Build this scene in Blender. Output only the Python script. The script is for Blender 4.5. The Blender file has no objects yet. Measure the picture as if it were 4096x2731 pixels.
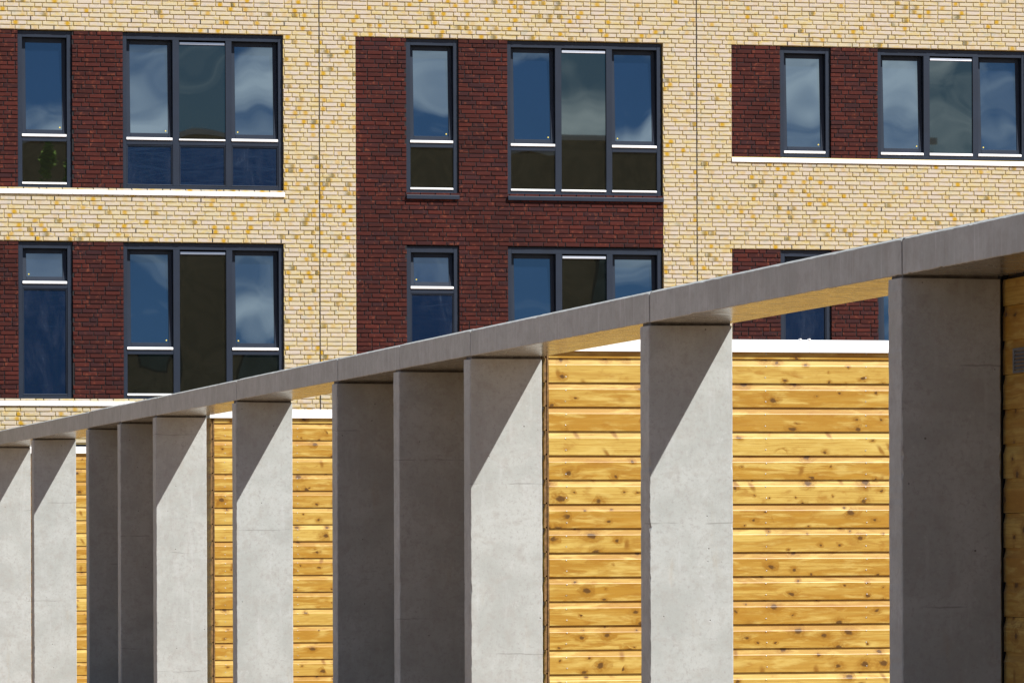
import bpy, math, random
import numpy as np
from mathutils import Vector
R = math.radians
random.seed(7)

# ------------------------------------------------------------------ camera, sky, sun, exposure
scn = bpy.context.scene
col = scn.collection
EYE = 1.6
YAW = 13.015
cam_d = bpy.data.cameras.new('camera')
cam = bpy.data.objects.new('camera', cam_d)
col.objects.link(cam)
cam_d.sensor_width = 36.0
cam_d.sensor_fit = 'HORIZONTAL'
cam_d.lens = 18500.0 / 4096.0 * 36.0
cam_d.shift_y = (2182.6 - 1365.5) / 4096.0
cam_d.clip_start = 0.1
cam_d.clip_end = 3000
cam.location = (0, 0, EYE)
from mathutils import Matrix
rot = Matrix.Rotation(R(-YAW), 4, 'Z') @ Matrix.Rotation(R(90), 4, 'X') @ Matrix.Rotation(-0.0036, 4, 'Z')
cam.rotation_euler = rot.to_euler()
scn.camera = cam
scn.render.resolution_x = 1024
scn.render.resolution_y = 682
scn.view_settings.view_transform = 'Standard'
scn.view_settings.look = 'None'
scn.view_settings.gamma = 1
scn.view_settings.exposure = 0.85
scn.render.engine = 'CYCLES'
scn.cycles.max_bounces = 8
scn.cycles.diffuse_bounces = 4
scn.cycles.glossy_bounces = 4

SUN = Vector((1.0, -1.1, 1.77)).normalized()          # towards the sun
EL = math.asin(SUN.z)
AZ = math.atan2(SUN.x, SUN.y)
world = bpy.data.worlds.new('World')
scn.world = world
world.use_nodes = True
wn, wl = world.node_tree.nodes, world.node_tree.links
wn.clear()
sky = wn.new('ShaderNodeTexSky')
sky.sky_type = 'NISHITA'
sky.sun_disc = False
sky.sun_elevation = EL
sky.sun_rotation = AZ
sky.air_density = 1.0
sky.dust_density = 0.15
sky.ozone_density = 4.0
tc = wn.new('ShaderNodeTexCoord')
mp = wn.new('ShaderNodeMapping')
mp.inputs['Scale'].default_value = (9.0, 9.0, 22.0)
mp.inputs['Location'].default_value = (2.40, 0.0, 0.35)
cn = wn.new('ShaderNodeTexNoise')
cn.inputs['Scale'].default_value = 1.5
cn.inputs['Detail'].default_value = 7
cn.inputs['Roughness'].default_value = 0.55
cn.inputs['Distortion'].default_value = 0.8
cr = wn.new('ShaderNodeValToRGB')
cr.color_ramp.elements[0].position = 0.47
cr.color_ramp.elements[1].position = 0.68
cm = wn.new('ShaderNodeMix')
cm.data_type = 'RGBA'
cm.inputs['B'].default_value = (19.0, 19.4, 20.0, 1)
wl.new(tc.outputs['Generated'], mp.inputs['Vector'])
wl.new(mp.outputs[0], cn.inputs['Vector'])
wl.new(cn.outputs['Fac'], cr.inputs[0])
# clouds only in the lower part of the sky
sz = wn.new('ShaderNodeSeparateXYZ'); wl.new(tc.outputs['Generated'], sz.inputs[0])
zr = wn.new('ShaderNodeMapRange'); zr.inputs[1].default_value = 0.24; zr.inputs[2].default_value = 0.42; zr.inputs[3].default_value = 1.0; zr.inputs[4].default_value = 0.0
wl.new(sz.outputs[2], zr.inputs[0])
cmul = wn.new('ShaderNodeMath'); cmul.operation = 'MULTIPLY'
wl.new(cr.outputs[0], cmul.inputs[0]); wl.new(zr.outputs[0], cmul.inputs[1])
wl.new(cmul.outputs[0], cm.inputs['Factor'])
deep = wn.new('ShaderNodeMix'); deep.data_type = 'RGBA'; deep.blend_type = 'MULTIPLY'
deep.inputs['Factor'].default_value = 1.0
deep.inputs['B'].default_value = (0.56, 0.68, 0.82, 1)
wl.new(sky.outputs[0], deep.inputs['A'])
wl.new(deep.outputs['Result'], cm.inputs['A'])
bg = wn.new('ShaderNodeBackground')
bg.inputs['Strength'].default_value = 0.05
wo = wn.new('ShaderNodeOutputWorld')
wl.new(cm.outputs['Result'], bg.inputs['Color'])
wl.new(bg.outputs[0], wo.inputs['Surface'])

sun_d = bpy.data.lights.new('sun', 'SUN')
sun_d.energy = 5.0
sun_d.angle = R(0.5)
sun_d.color = (1.0, 0.975, 0.915)
sun = bpy.data.objects.new('sun', sun_d)
col.objects.link(sun)
sun.rotation_euler = SUN.to_track_quat('Z', 'Y').to_euler()
sun.location = (30, 0, 60)

# ------------------------------------------------------------------ node helpers
class NT:
    def __init__(s, name):
        s.m = bpy.data.materials.new(name)
        s.m.use_nodes = True
        s.t = s.m.node_tree
        s.n = s.t.nodes
        s.l = s.t.links
        s.b = s.n['Principled BSDF']
    def new(s, typ, **kw):
        nd = s.n.new(typ)
        for k, v in kw.items():
            setattr(nd, k, v)
        return nd
    def link(s, a, b): s.l.new(a, b)
    def attr(s, name):
        a = s.new('ShaderNodeAttribute'); a.attribute_name = name
        return a
    def noise(s, vec, scale, detail=3, rough=0.55, dist=0.0, vscale=None, dim='3D'):
        if vscale is not None:
            vec = s.vmul(vec, vscale)
        nd = s.new('ShaderNodeTexNoise', noise_dimensions=dim)
        s.link(vec, nd.inputs['Vector'])
        nd.inputs['Scale'].default_value = scale
        nd.inputs['Detail'].default_value = detail
        nd.inputs['Roughness'].default_value = rough
        nd.inputs['Distortion'].default_value = dist
        return nd.outputs['Fac']
    def vmul(s, vec, v):
        nd = s.new('ShaderNodeVectorMath', operation='MULTIPLY')
        s.link(vec, nd.inputs[0]); nd.inputs[1].default_value = v
        return nd.outputs[0]
    def vadd(s, a, b):
        nd = s.new('ShaderNodeVectorMath', operation='ADD')
        s.link(a, nd.inputs[0])
        if isinstance(b, tuple): nd.inputs[1].default_value = b
        else: s.link(b, nd.inputs[1])
        return nd.outputs[0]
    def math(s, op, a, b=None, c=None, clamp=False):
        nd = s.new('ShaderNodeMath', operation=op, use_clamp=clamp)
        for i, v in enumerate((a, b, c)):
            if v is None: continue
            if isinstance(v, (int, float)): nd.inputs[i].default_value = v
            else: s.link(v, nd.inputs[i])
        return nd.outputs[0]
    def mapr(s, v, a, b, c=0.0, d=1.0, smooth=True):
        nd = s.new('ShaderNodeMapRange', interpolation_type='SMOOTHSTEP' if smooth else 'LINEAR')
        s.link(v, nd.inputs[0])
        for i, x in enumerate((a, b, c, d)): nd.inputs[i + 1].default_value = x
        return nd.outputs[0]
    def mix(s, f, a, b, blend='MIX'):
        nd = s.new('ShaderNodeMix', data_type='RGBA', blend_type=blend)
        for k, v in (('Factor', f), ('A', a), ('B', b)):
            if isinstance(v, (int, float)): nd.inputs[k].default_value = v
            elif isinstance(v, tuple): nd.inputs[k].default_value = v if len(v) == 4 else (*v, 1)
            else: s.link(v, nd.inputs[k])
        return nd.outputs['Result']
    def bump(s, h, dist, strength=1.0):
        nd = s.new('ShaderNodeBump')
        nd.inputs['Distance'].default_value = dist
        nd.inputs['Strength'].default_value = strength
        s.link(h, nd.inputs['Height'])
        s.link(nd.outputs[0], s.b.inputs['Normal'])
    def sep(s, v):
        nd = s.new('ShaderNodeSeparateXYZ'); s.link(v, nd.inputs[0]); return nd.outputs
    def pos(s):
        return s.new('ShaderNodeNewGeometry').outputs['Position']
    def color(s, c): 
        if isinstance(c, tuple): s.b.inputs['Base Color'].default_value = (*c, 1)
        else: s.link(c, s.b.inputs['Base Color'])
    def rough(s, r):
        if isinstance(r, (int, float)): s.b.inputs['Roughness'].default_value = r
        else: s.link(r, s.b.inputs['Roughness'])

def mat_brick(name, kind):
    n = NT(name)
    a = n.attr('rnd'); loc = n.attr('loc').outputs['Vector']
    r, g, b = n.sep(a.outputs['Vector'])
    p = n.pos()
    fine = n.noise(p, 38, 4, 0.65)
    mid = n.noise(n.vmul(p, (7.0, 7.0, 22.0)), 1.0, 3)
    x, y, z = n.sep(loc)
    if kind == 'yellow':
        base = n.mix(r, (0.470, 0.408, 0.345), (0.475, 0.412, 0.272))
        base = n.mix(n.mapr(mid, 0.48, 0.72), base, (0.47, 0.375, 0.165))
        base = n.mix(n.mapr(n.noise(n.vadd(p, (9., 3., 1.)), 9, 3), 0.58, 0.72, 0, 0.6), base, (0.34, 0.345, 0.29))
        # stain centred on the brick's own spot
        d = n.math('SQRT', n.math('ADD', n.math('POWER', n.math('MULTIPLY', x, 26.0), 2.0), n.math('POWER', n.math('MULTIPLY', z, 24.0), 2.0)))
        d = n.math('ADD', d, n.math('MULTIPLY', n.math('SUBTRACT', n.noise(p, 60, 2), 0.5), 1.2))
        spot = n.mapr(d, 0.35, 1.5, 1, 0)
        base = n.mix(n.math('MULTIPLY', spot, g, clamp=True), base, (0.43, 0.255, 0.018))
        d2 = n.math('ADD', d, n.math('MULTIPLY', x, 16.0))
        spot2 = n.mapr(d2, 0.2, 1.1, 1, 0)
        base = n.mix(n.math('MULTIPLY', spot2, b, clamp=True), base, (0.085, 0.10, 0.075))
        base = n.mix(n.mapr(fine, 0.3, 0.7), base, (0.93, 0.93, 0.93), 'MULTIPLY')
    else:
        base = n.mix(r, (0.037, 0.0080, 0.0068), (0.068, 0.0128, 0.0090))
        base = n.mix(n.math('MULTIPLY', g, 0.85), base, (0.030, 0.010, 0.012))
        base = n.mix(n.mapr(n.noise(n.vadd(p, (4., 2., 7.)), 17, 4), 0.56, 0.74, 0, 0.75), base, (0.155, 0.042, 0.022))
        base = n.mix(n.mapr(n.noise(n.vadd(p, (1., 2., 3.)), 1.1, 3), 0.35, 0.65), base, (0.8, 0.8, 0.8), 'MULTIPLY')
        base = n.mix(n.mapr(fine, 0.3, 0.7), (0.75, 0.75, 0.75), base, 'MULTIPLY') if False else base
        base = n.mix(n.mapr(n.noise(n.vadd(p, (31., 2., 3.)), 6.0, 5, 0.7), 0.70, 0.80, 0, 0.5), base, (0.30, 0.25, 0.24))
    n.b.inputs['Specular IOR Level'].default_value = 0.2
    n.color(base); n.rough(0.85)
    n.bump(n.noise(p, 90, 4, 0.7), 0.004, 0.7)
    return n.m

def mat_plain(name, c, rough=0.6, metal=0.0, var=0.12, scale=6.0, bump=0.0, spec=None):
    n = NT(name)
    p = n.pos()
    f = n.noise(p, scale, 5, 0.6)
    lo = tuple(v * (1 - var) for v in c); hi = tuple(min(1, v * (1 + var)) for v in c)
    n.color(n.mix(n.mapr(f, 0.3, 0.7), lo, hi)); n.rough(rough)
    n.b.inputs['Metallic'].default_value = metal
    if spec is not None: n.b.inputs['Specular IOR Level'].default_value = spec
    if bump: n.bump(n.noise(p, scale * 8, 4), bump)
    return n.m

def mat_mortar(name, c):
    n = NT(name)
    p = n.pos()
    n.color(n.mix(n.noise(p, 14, 4), tuple(v * 0.8 for v in c), tuple(v * 1.15 for v in c)))
    n.rough(0.95)
    n.bump(n.noise(p, 150, 3), 0.002, 0.6)
    return n.m

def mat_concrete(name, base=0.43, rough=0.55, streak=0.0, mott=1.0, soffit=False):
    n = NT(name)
    p = n.pos()
    o = n.new('ShaderNodeObjectInfo')
    off = n.new('ShaderNodeCombineXYZ')
    n.link(n.math('MULTIPLY', o.outputs['Random'], 37.0), off.inputs[0])
    n.link(n.math('MULTIPLY', o.outputs['Random'], 19.0), off.inputs[2])
    q = n.vadd(p, off.outputs[0])
    big = n.noise(q, 2.6, 5, 0.6, 0.5)
    med = n.noise(q, 11.0, 5, 0.65, 0.3)
    fin = n.noise(q, 70.0, 4, 0.7)
    c = n.mix(n.mapr(big, 0.33, 0.67), (base * 0.83, base * 0.87, base * 0.84), (base * 1.01, base * 1.055, base * 1.03))
    c = n.mix(n.mapr(med, 0.46, 0.72, 0, 0.55 * mott), c, (base * 0.80, base * 0.79, base * 0.745))
    c = n.mix(n.mapr(n.noise(n.vadd(q, (5., 5., 5.)), 14.0, 6, 0.75, 0.4), 0.58, 0.72, 0, 0.35 * mott), c, (base * 1.22, base * 1.24, base * 1.24))
    c = n.mix(n.mapr(fin, 0.3, 0.7, 0, 1), n.mix(0.5, c, (0.9, 0.9, 0.9), 'MULTIPLY'), c)
    grit = n.noise(q, 34.0, 5, 0.8)
    c = n.mix(n.mapr(grit, 0.50, 0.66, 0, 0.6 * mott), c, (base * 0.74, base * 0.735, base * 0.71))
    c = n.mix(n.mapr(n.noise(n.vmul(q, (16., 16., 2.2)), 1.0, 5, 0.7), 0.54, 0.72, 0, 0.35), c, (base * 1.12, base * 1.15, base * 1.17))
    # rusty / yellowish runs
    c = n.mix(n.mapr(n.noise(n.vmul(q, (9., 9., 1.6)), 1.0, 4), 0.62, 0.76, 0, 0.35), c, (base * 0.86, base * 0.77, base * 0.60))
    if streak:
        st = n.noise(n.vmul(q, (34.0, 34.0, 1.2)), 1.0, 3)
        c = n.mix(n.mapr(st, 0.55, 0.78, 0, streak), c, (base * 1.35, base * 1.38, base * 1.42))
        c = n.mix(n.mapr(n.noise(n.vmul(n.vadd(q, (3., 1., 0.)), (27.0, 27.0, 1.5)), 1.0, 3), 0.58, 0.8, 0, streak), c, (base * 0.66, base * 0.65, base * 0.63))
    # air holes
    v = n.new('ShaderNodeTexVoronoi'); v.inputs['Scale'].default_value = 11.0
    n.link(q, v.inputs['Vector'])
    pr = n.sep(v.outputs['Color'])
    hole = n.math('MULTIPLY', n.mapr(v.outputs['Distance'], 0.04, 0.075, 1, 0), n.math('GREATER_THAN', pr[0], 0.66))
    c = n.mix(n.math('MULTIPLY', hole, 0.8), c, (base * 0.22, base * 0.2, base * 0.18))
    # hairline pour marks
    zz = n.sep(q)[2]
    pour = n.math('ABSOLUTE', n.math('SUBTRACT', n.math('FRACT', n.math('ADD', n.math('MULTIPLY', zz, 0.83), n.math('MULTIPLY', n.noise(q, 5.0, 3), 0.03))), 0.5))
    c = n.mix(n.math('MULTIPLY', n.mapr(pour, 0.0016, 0.005, 1, 0), n.mapr(n.noise(q, 3.1, 2), 0.45, 0.58, 0, 0.65)), c, (base * 0.5, base * 0.5, base * 0.47))
    # pale speckles
    n.color(c)
    n.rough(n.mapr(med, 0.3, 0.7, rough - 0.06, rough + 0.08))
    h = n.math('ADD', n.math('MULTIPLY', fin, 0.3), n.math('SUBTRACT', n.math('MULTIPLY', med, 0.5), hole))
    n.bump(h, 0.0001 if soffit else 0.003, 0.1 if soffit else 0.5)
    return n.m

def mat_wood(name, base=(0.46, 0.284, 0.048), axis='x'):
    n = NT(name)
    uv = n.attr('uvw').outputs['Vector']      # x along board (m, shifted per board), y across, z board random
    u, v, w = n.sep(uv)
    # knots: small dark cores with a wide orange brown halo
    vec = n.new('ShaderNodeCombineXYZ')
    n.link(n.math('ADD', n.math('MULTIPLY', u, 6.2), n.math('MULTIPLY', n.noise(n.vmul(uv, (9.0, 9.0, 1.0)), 1.0, 2), 0.5)), vec.inputs[0])
    n.link(n.math('ADD', n.math('MULTIPLY', v, 8.5), n.math('MULTIPLY', w, 31.0)), vec.inputs[1])
    vo = n.new('ShaderNodeTexVoronoi', voronoi_dimensions='2D')
    vo.inputs['Scale'].default_value = 1.0
    n.link(vec.outputs[0], vo.inputs['Vector'])
    kd = vo.outputs['Distance']
    kc = n.sep(vo.outputs['Color'])
    w3 = n.math('FRACT', n.math('MULTIPLY', w, 17.77))
    sel = n.math('GREATER_THAN', n.math('ADD', kc[0], n.math('MULTIPLY', n.math('SUBTRACT', n.noise(n.vmul(uv, (1.3, 1.0, 40.0)), 1.0, 2), 0.5), 1.0)), n.mapr(w3, 0, 1, 0.20, 0.78, False))
    size = n.mapr(n.math('POWER', kc[1], 2.0), 0, 1, 0.055, 0.24, False)
    warp = n.math('MULTIPLY', n.math('SUBTRACT', n.noise(vec.outputs[0], 5.0, 3), 0.5), 0.22)
    kd2 = n.math('DIVIDE', n.math('ADD', kd, warp), size)
    core = n.math('MULTIPLY', n.mapr(kd2, 0.45, 0.95, 1, 0), sel)
    halo = n.math('MULTIPLY', n.mapr(kd2, 0.7, 3.0, 1, 0), sel)
    gv = n.new('ShaderNodeCombineXYZ')
    n.link(n.math('MULTIPLY', u, 2.1), gv.inputs[0])
    n.link(n.math('ADD', n.math('MULTIPLY', v, 17.0), n.math('MULTIPLY', halo, 1.2)), gv.inputs[1])
    n.link(n.math('MULTIPLY', w, 57.0), gv.inputs[2])
    g1 = n.noise(gv.outputs[0], 1.0, 4, 0.55, 0.5)
    ring = n.math('SINE', n.math('MULTIPLY', g1, 24.0))
    ring = n.mapr(ring, -0.3, 1.0, 0, 1)
    tone = n.noise(n.vmul(uv, (1.1, 11.0, 91.0)), 1.0, 3, 0.6)
    F = lambda a_, b_, c_: (base[0] * a_, base[1] * b_, base[2] * c_)
    c = n.mix(n.mapr(tone, 0.38, 0.62), F(0.80, 0.70, 0.44), F(1.16, 1.38, 2.1))
    c = n.mix(n.mapr(g1, 0.42, 0.62, 0, 0.65), c, F(0.80, 0.68, 0.42))
    c = n.mix(n.math('MULTIPLY', ring, 0.72), c, F(0.64, 0.50, 0.26))
    w2 = n.math('FRACT', n.math('MULTIPLY', w, 7.31))
    c = n.mix(n.mapr(w, 0, 1, 0, 0.9, False), c, F(0.76, 0.62, 0.36))
    c = n.mix(n.mapr(w2, 0.35, 0.9, 0, 0.85, False), c, F(1.12, 1.30, 1.9))
    fib = n.noise(n.vmul(uv, (2.2, 105.0, 11.0)), 1.0, 4, 0.7, 0.3)
    c = n.mix(n.mapr(fib, 0.42, 0.66, 0.0, 0.75), c, F(0.7, 0.6, 0.4))
    blot = n.noise(n.vadd(n.vmul(uv, (6.0, 13.0, 23.0)), (3., 1., 2.)), 1.0, 4, 0.6, 0.3)
    c = n.mix(n.mapr(blot, 0.54, 0.72, 0, 0.6), c, F(0.60, 0.42, 0.17))
    blot2 = n.noise(n.vadd(n.vmul(uv, (4.0, 22.0, 27.0)), (13., 5., 2.)), 1.0, 4, 0.6, 0.25)
    c = n.mix(n.mapr(blot2, 0.50, 0.70, 0, 0.6), c, F(1.22, 1.50, 2.6))
    # spike knots: slanted streaks across the board
    sk = n.new('ShaderNodeCombineXYZ')
    n.link(n.math('ADD', n.math('ADD', n.math('MULTIPLY', u, 5.0), n.math('MULTIPLY', v, n.mapr(w2, 0, 1, -3.5, 3.5, False))), n.math('MULTIPLY', n.noise(n.vmul(uv, (30.0, 30.0, 1.0)), 1.0, 3), 0.12)), sk.inputs[0])
    n.link(n.math('ADD', n.math('MULTIPLY', v, 2.6), n.math('MULTIPLY', w, 17.0)), sk.inputs[1])
    vs = n.new('ShaderNodeTexVoronoi', voronoi_dimensions='2D'); vs.inputs['Scale'].default_value = 1.0
    n.link(sk.outputs[0], vs.inputs['Vector'])
    sc_ = n.sep(vs.outputs['Color'])
    on = n.math('MULTIPLY', n.math('GREATER_THAN', sc_[0], 0.35), n.math('GREATER_THAN', w2, 0.30))
    n_sp = n.math('MULTIPLY', n.mapr(vs.outputs['Distance'], 0.02, 0.15, 1, 0), on)
    c = n.mix(n.math('MULTIPLY', n_sp, 0.85), c, F(0.46, 0.31, 0.10))
    c = n.mix(n.math('MULTIPLY', halo, n.mapr(n.noise(vec.outputs[0], 7.0, 3), 0.3, 0.65, 0.35, 1.0)), c, F(0.56, 0.42, 0.16))
    c = n.mix(n.math('MULTIPLY', core, 0.95), c, (0.090, 0.040, 0.006))
    n.color(c)
    n.rough(0.40)
    n.b.inputs['Specular IOR Level'].default_value = 0.5
    n.bump(n.math('ADD', g1, n.math('MULTIPLY', fib, 0.5)), 0.0012, 0.5)
    return n.m

def mat_glass(name, base, ior=1.85, warp=0.5, rough=0.01, tint=(1, 1, 1)):
    n = NT(name)
    o = n.new('ShaderNodeObjectInfo')
    off = n.new('ShaderNodeCombineXYZ')
    n.link(n.math('MULTIPLY', o.outputs['Random'], 23.0), off.inputs[0])
    q = n.vadd(n.pos(), off.outputs[0])
    n.color(n.mix(n.noise(q, 1.4, 2), tuple(b * 0.75 for b in base), tuple(b * 1.3 for b in base)))
    n.rough(rough)
    n.b.inputs['IOR'].default_value = ior
    n.b.inputs['Specular Tint'].default_value = (*tint, 1)
    n.bump(n.noise(n.vmul(q, (1.0, 1.0, 0.7)), 1.1, 1, 0.4), 0.012 * warp, 1.0)
    return n.m

def mat_film(name):
    n = NT(name)
    p = n.pos()
    sm = n.noise(n.vmul(p, (3.5, 3.5, 1.2)), 1.0, 6, 0.7, 1.5)
    c = n.mix(n.mapr(sm, 0.60, 0.80, 0, 0.5), (0.003, 0.012, 0.036), (0.03, 0.055, 0.10))
    n.color(c)
    n.rough(n.mapr(sm, 0.4, 0.7, 0.10, 0.28))
    n.bump(n.noise(n.vmul(p, (1.3, 1.3, 7.0)), 1.0, 3, 0.5, 1.0), 0.006, 0.5)
    return n.m

M = {}
M['ybrick'] = mat_brick('yellow_brick', 'yellow')
M['rbrick'] = mat_brick('dark_red_brick', 'red')
M['ymortar'] = mat_mortar('yellow_mortar', (0.45, 0.35, 0.145))
M['rmortar'] = mat_mortar('dark_mortar', (0.011, 0.009, 0.011))
M['black'] = mat_plain('dark_rubber', (0.012, 0.012, 0.013), 0.8)
M['frame'] = mat_plain('anthracite_frame', (0.0095, 0.0165, 0.032), 0.5, spec=0.35, var=0.10, scale=2.5)
M['white'] = mat_plain('white_coated_metal', (0.86, 0.86, 0.87), 0.35, var=0.02)
M['silver'] = mat_plain('bright_aluminium_bar', (0.84, 0.85, 0.87), 0.35, var=0.03)
M['vent'] = mat_plain('grey_vent_metal', (0.085, 0.11, 0.165), 0.45, var=0.05)
M['ventw'] = mat_plain('pale_vent_metal', (0.30, 0.33, 0.40), 0.4, var=0.05)
M['fin'] = mat_concrete('pillar_concrete', 0.392, 0.6, mott=1.35)
M['beam'] = mat_concrete('slab_concrete', 0.395, 0.55, streak=0.75, mott=0.9)
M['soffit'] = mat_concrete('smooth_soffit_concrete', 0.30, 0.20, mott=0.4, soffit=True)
M['wood'] = mat_wood('pine_boards')
M['endgrain'] = mat_plain('board_end_grain', (0.15, 0.080, 0.025), 0.8, var=0.4, scale=30)
M['gl_sash'] = mat_glass('sash_glass', (0.003, 0.008, 0.020), 2.5, 0.25, tint=(0.68, 0.88, 1.0))
M['gl_fix'] = mat_glass('fixed_glass', (0.006, 0.0065, 0.005), 2.05, 0.3, tint=(0.70, 0.88, 0.90))
M['film'] = mat_film('blue_film_panel')
M['sticker'] = mat_plain('yellow_sticker', (0.65, 0.52, 0.10), 0.6)
M['steel'] = mat_plain('galvanised_steel', (0.16, 0.17, 0.18), 0.45, metal=0.3, var=0.15, scale=12)
M['screw'] = mat_plain('screw_steel', (0.36, 0.36, 0.37), 0.4, metal=0.4)
M['joint'] = mat_plain('bearing_mortar', (0.10, 0.095, 0.09), 0.95, var=0.3, scale=20)  # mortar coloured dark to carry the shadow in the bearing gap
M['paving'] = mat_plain('brick_paving', (0.26, 0.160, 0.088), 0.85, var=0.2, scale=3, bump=0.003)
M['roof'] = mat_plain('roof_felt', (0.05, 0.05, 0.052), 0.9)
M['obrick'] = mat_plain('opposite_brick', (0.42, 0.33, 0.20), 0.9, var=0.2, scale=2)
M['leaf'] = mat_plain('tree_leaves', (0.20, 0.30, 0.06), 0.5, var=0.5, scale=1.2)
lm = NT('tree_leaves_lit'); lm.color((0.16, 0.26, 0.05)); lm.rough(0.5)
tl_ = lm.new('ShaderNodeBsdfTranslucent'); tl_.inputs['Color'].default_value = (0.60, 0.75, 0.20, 1)
ms_ = lm.new('ShaderNodeMixShader'); ms_.inputs[0].default_value = 0.55
lm.link(lm.b.outputs[0], ms_.inputs[1]); lm.link(tl_.outputs[0], ms_.inputs[2])
lm.link(ms_.outputs[0], lm.n['Material Output'].inputs['Surface'])
M['leaf'] = lm.m
M['bark'] = mat_plain('tree_bark', (0.12, 0.09, 0.06), 0.9, var=0.3)

# ------------------------------------------------------------------ mesh helpers
def tag(o, label=None, cat=None, group=None, kind=None):
    if label: o['label'] = label
    if cat: o['category'] = cat
    if group: o['group'] = group
    if kind: o['kind'] = kind
    return o

def empty(name, loc):
    o = bpy.data.objects.new(name, None)
    o.location = loc
    o.empty_display_size = 0.3
    col.objects.link(o)
    return o

def wloc(o):
    v = Vector(o.location)
    while o.parent:
        o = o.parent; v += Vector(o.location)
    return v

class MB:
    def __init__(s):
        s.v = []; s.f = []; s.m = []; s.att = {}
        s.keys = ()
    def quad(s, a, b, c, d, m=0):
        i = len(s.v); s.v += [a, b, c, d]; s.f.append((i, i + 1, i + 2, i + 3)); s.m.append(m)
    def box(s, x0, x1, y0, y1, z0, z1, m=0, ch=0.0):
        if x1 < x0: x0, x1 = x1, x0
        if y1 < y0: y0, y1 = y1, y0
        if z1 < z0: z0, z1 = z1, z0
        if ch <= 0:
            i = len(s.v)
            s.v += [(x0, y0, z0), (x1, y0, z0), (x1, y1, z0), (x0, y1, z0), (x0, y0, z1), (x1, y0, z1), (x1, y1, z1), (x0, y1, z1)]
            for q in ((0, 3, 2, 1), (4, 5, 6, 7), (0, 1, 5, 4), (1, 2, 6, 5), (2, 3, 7, 6), (3, 0, 4, 7)):
                s.f.append(tuple(i + k for k in q)); s.m.append(m)
        else:
            # chamfered box
            i0 = len(s.v); idx = {}
            for sx in (0, 1):
                for sy in (0, 1):
                    for sz in (0, 1):
                        X = (x0, x1)[sx]; Y = (y0, y1)[sy]; Z = (z0, z1)[sz]
                        dx = ch if sx == 0 else -ch; dy = ch if sy == 0 else -ch; dz = ch if sz == 0 else -ch
                        for ax, co in (('x', (X, Y + dy, Z + dz)), ('y', (X + dx, Y, Z + dz)), ('z', (X + dx, Y + dy, Z))):
                            idx[(sx, sy, sz, ax)] = len(s.v); s.v.append(co)
            def F(*k): s.f.append(tuple(k)); s.m.append(m)
            g = lambda a, b, c, ax: idx[(a, b, c, ax)]
            F(g(0,0,0,'x'), g(0,0,1,'x'), g(0,1,1,'x'), g(0,1,0,'x')); F(g(1,0,0,'x'), g(1,1,0,'x'), g(1,1,1,'x'), g(1,0,1,'x'))
            F(g(0,0,0,'y'), g(1,0,0,'y'), g(1,0,1,'y'), g(0,0,1,'y')); F(g(0,1,0,'y'), g(0,1,1,'y'), g(1,1,1,'y'), g(1,1,0,'y'))
            F(g(0,0,0,'z'), g(0,1,0,'z'), g(1,1,0,'z'), g(1,0,0,'z')); F(g(0,0,1,'z'), g(1,0,1,'z'), g(1,1,1,'z'), g(0,1,1,'z'))
            for a in (0, 1):
                for b in (0, 1):
                    F(g(a,b,0,'x'), g(a,b,1,'x'), g(a,b,1,'y'), g(a,b,0,'y'))
                    F(g(a,0,b,'x'), g(a,1,b,'x'), g(a,1,b,'z'), g(a,0,b,'z'))
                    F(g(0,a,b,'y'), g(1,a,b,'y'), g(1,a,b,'z'), g(0,a,b,'z'))
            for a in (0, 1):
                for b in (0, 1):
                    for c in (0, 1):
                        F(g(a,b,c,'x'), g(a,b,c,'y'), g(a,b,c,'z'))
    def prism(s, prof, axis, a0, a1, m=0, caps=None):
        """profile of 2D points extruded along axis ('x': prof=(y,z), 'y': prof=(x,z))"""
        def P(p, a): return (a, p[0], p[1]) if axis == 'x' else (p[0], a, p[1])
        n = len(prof); i = len(s.v)
        s.v += [P(p, a0) for p in prof] + [P(p, a1) for p in prof]
        for k in range(n):
            k2 = (k + 1) % n
            s.f.append((i + k, i + k2, i + n + k2, i + n + k)); s.m.append(m)
        cm_ = m if caps is None else caps
        s.f.append(tuple(i + k for k in range(n))); s.m.append(cm_)
        s.f.append(tuple(i + n + k for k in reversed(range(n)))); s.m.append(cm_)
    def disc(s, c, r, n=8, m=0, axis='y', sgn=-1, dome=0.0):
        i = len(s.v)
        cx, cy, cz = c
        for k in range(n):
            a = 2 * math.pi * k / n
            if axis == 'y': s.v.append((cx + r * math.cos(a), cy, cz + r * math.sin(a)))
            else: s.v.append((cx, cy + r * math.cos(a), cz + r * math.sin(a)))
        s.v.append((cx, cy - dome, cz) if axis == 'y' else (cx - dome, cy, cz))
        for k in range(n):
            s.f.append((i + k, i + (k + 1) % n, i + n)); s.m.append(m)
    def build(s, name, mats, parent=None, fixn=True):
        me = bpy.data.meshes.new(name)
        o = wloc(parent) if parent else Vector((0, 0, 0))
        vv = [(a - o.x, b - o.y, c - o.z) for a, b, c in s.v]
        me.from_pydata(vv, [], s.f)
        for m in mats: me.materials.append(M[m])
        me.polygons.foreach_set('material_index', s.m)
        for k, data in s.att.items():
            at = me.attributes.new(k, 'FLOAT_VECTOR', 'POINT')
            at.data.foreach_set('vector', np.array(data, dtype=np.float32).ravel())
        me.update()
        if fixn:
            import bmesh
            bm = bmesh.new(); bm.from_mesh(me)
            bmesh.ops.recalc_face_normals(bm, faces=bm.faces)
            bm.to_mesh(me); bm.free()
        ob = bpy.data.objects.new(name, me)
        col.objects.link(ob)
        if parent: ob.parent = parent
        return ob

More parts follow.
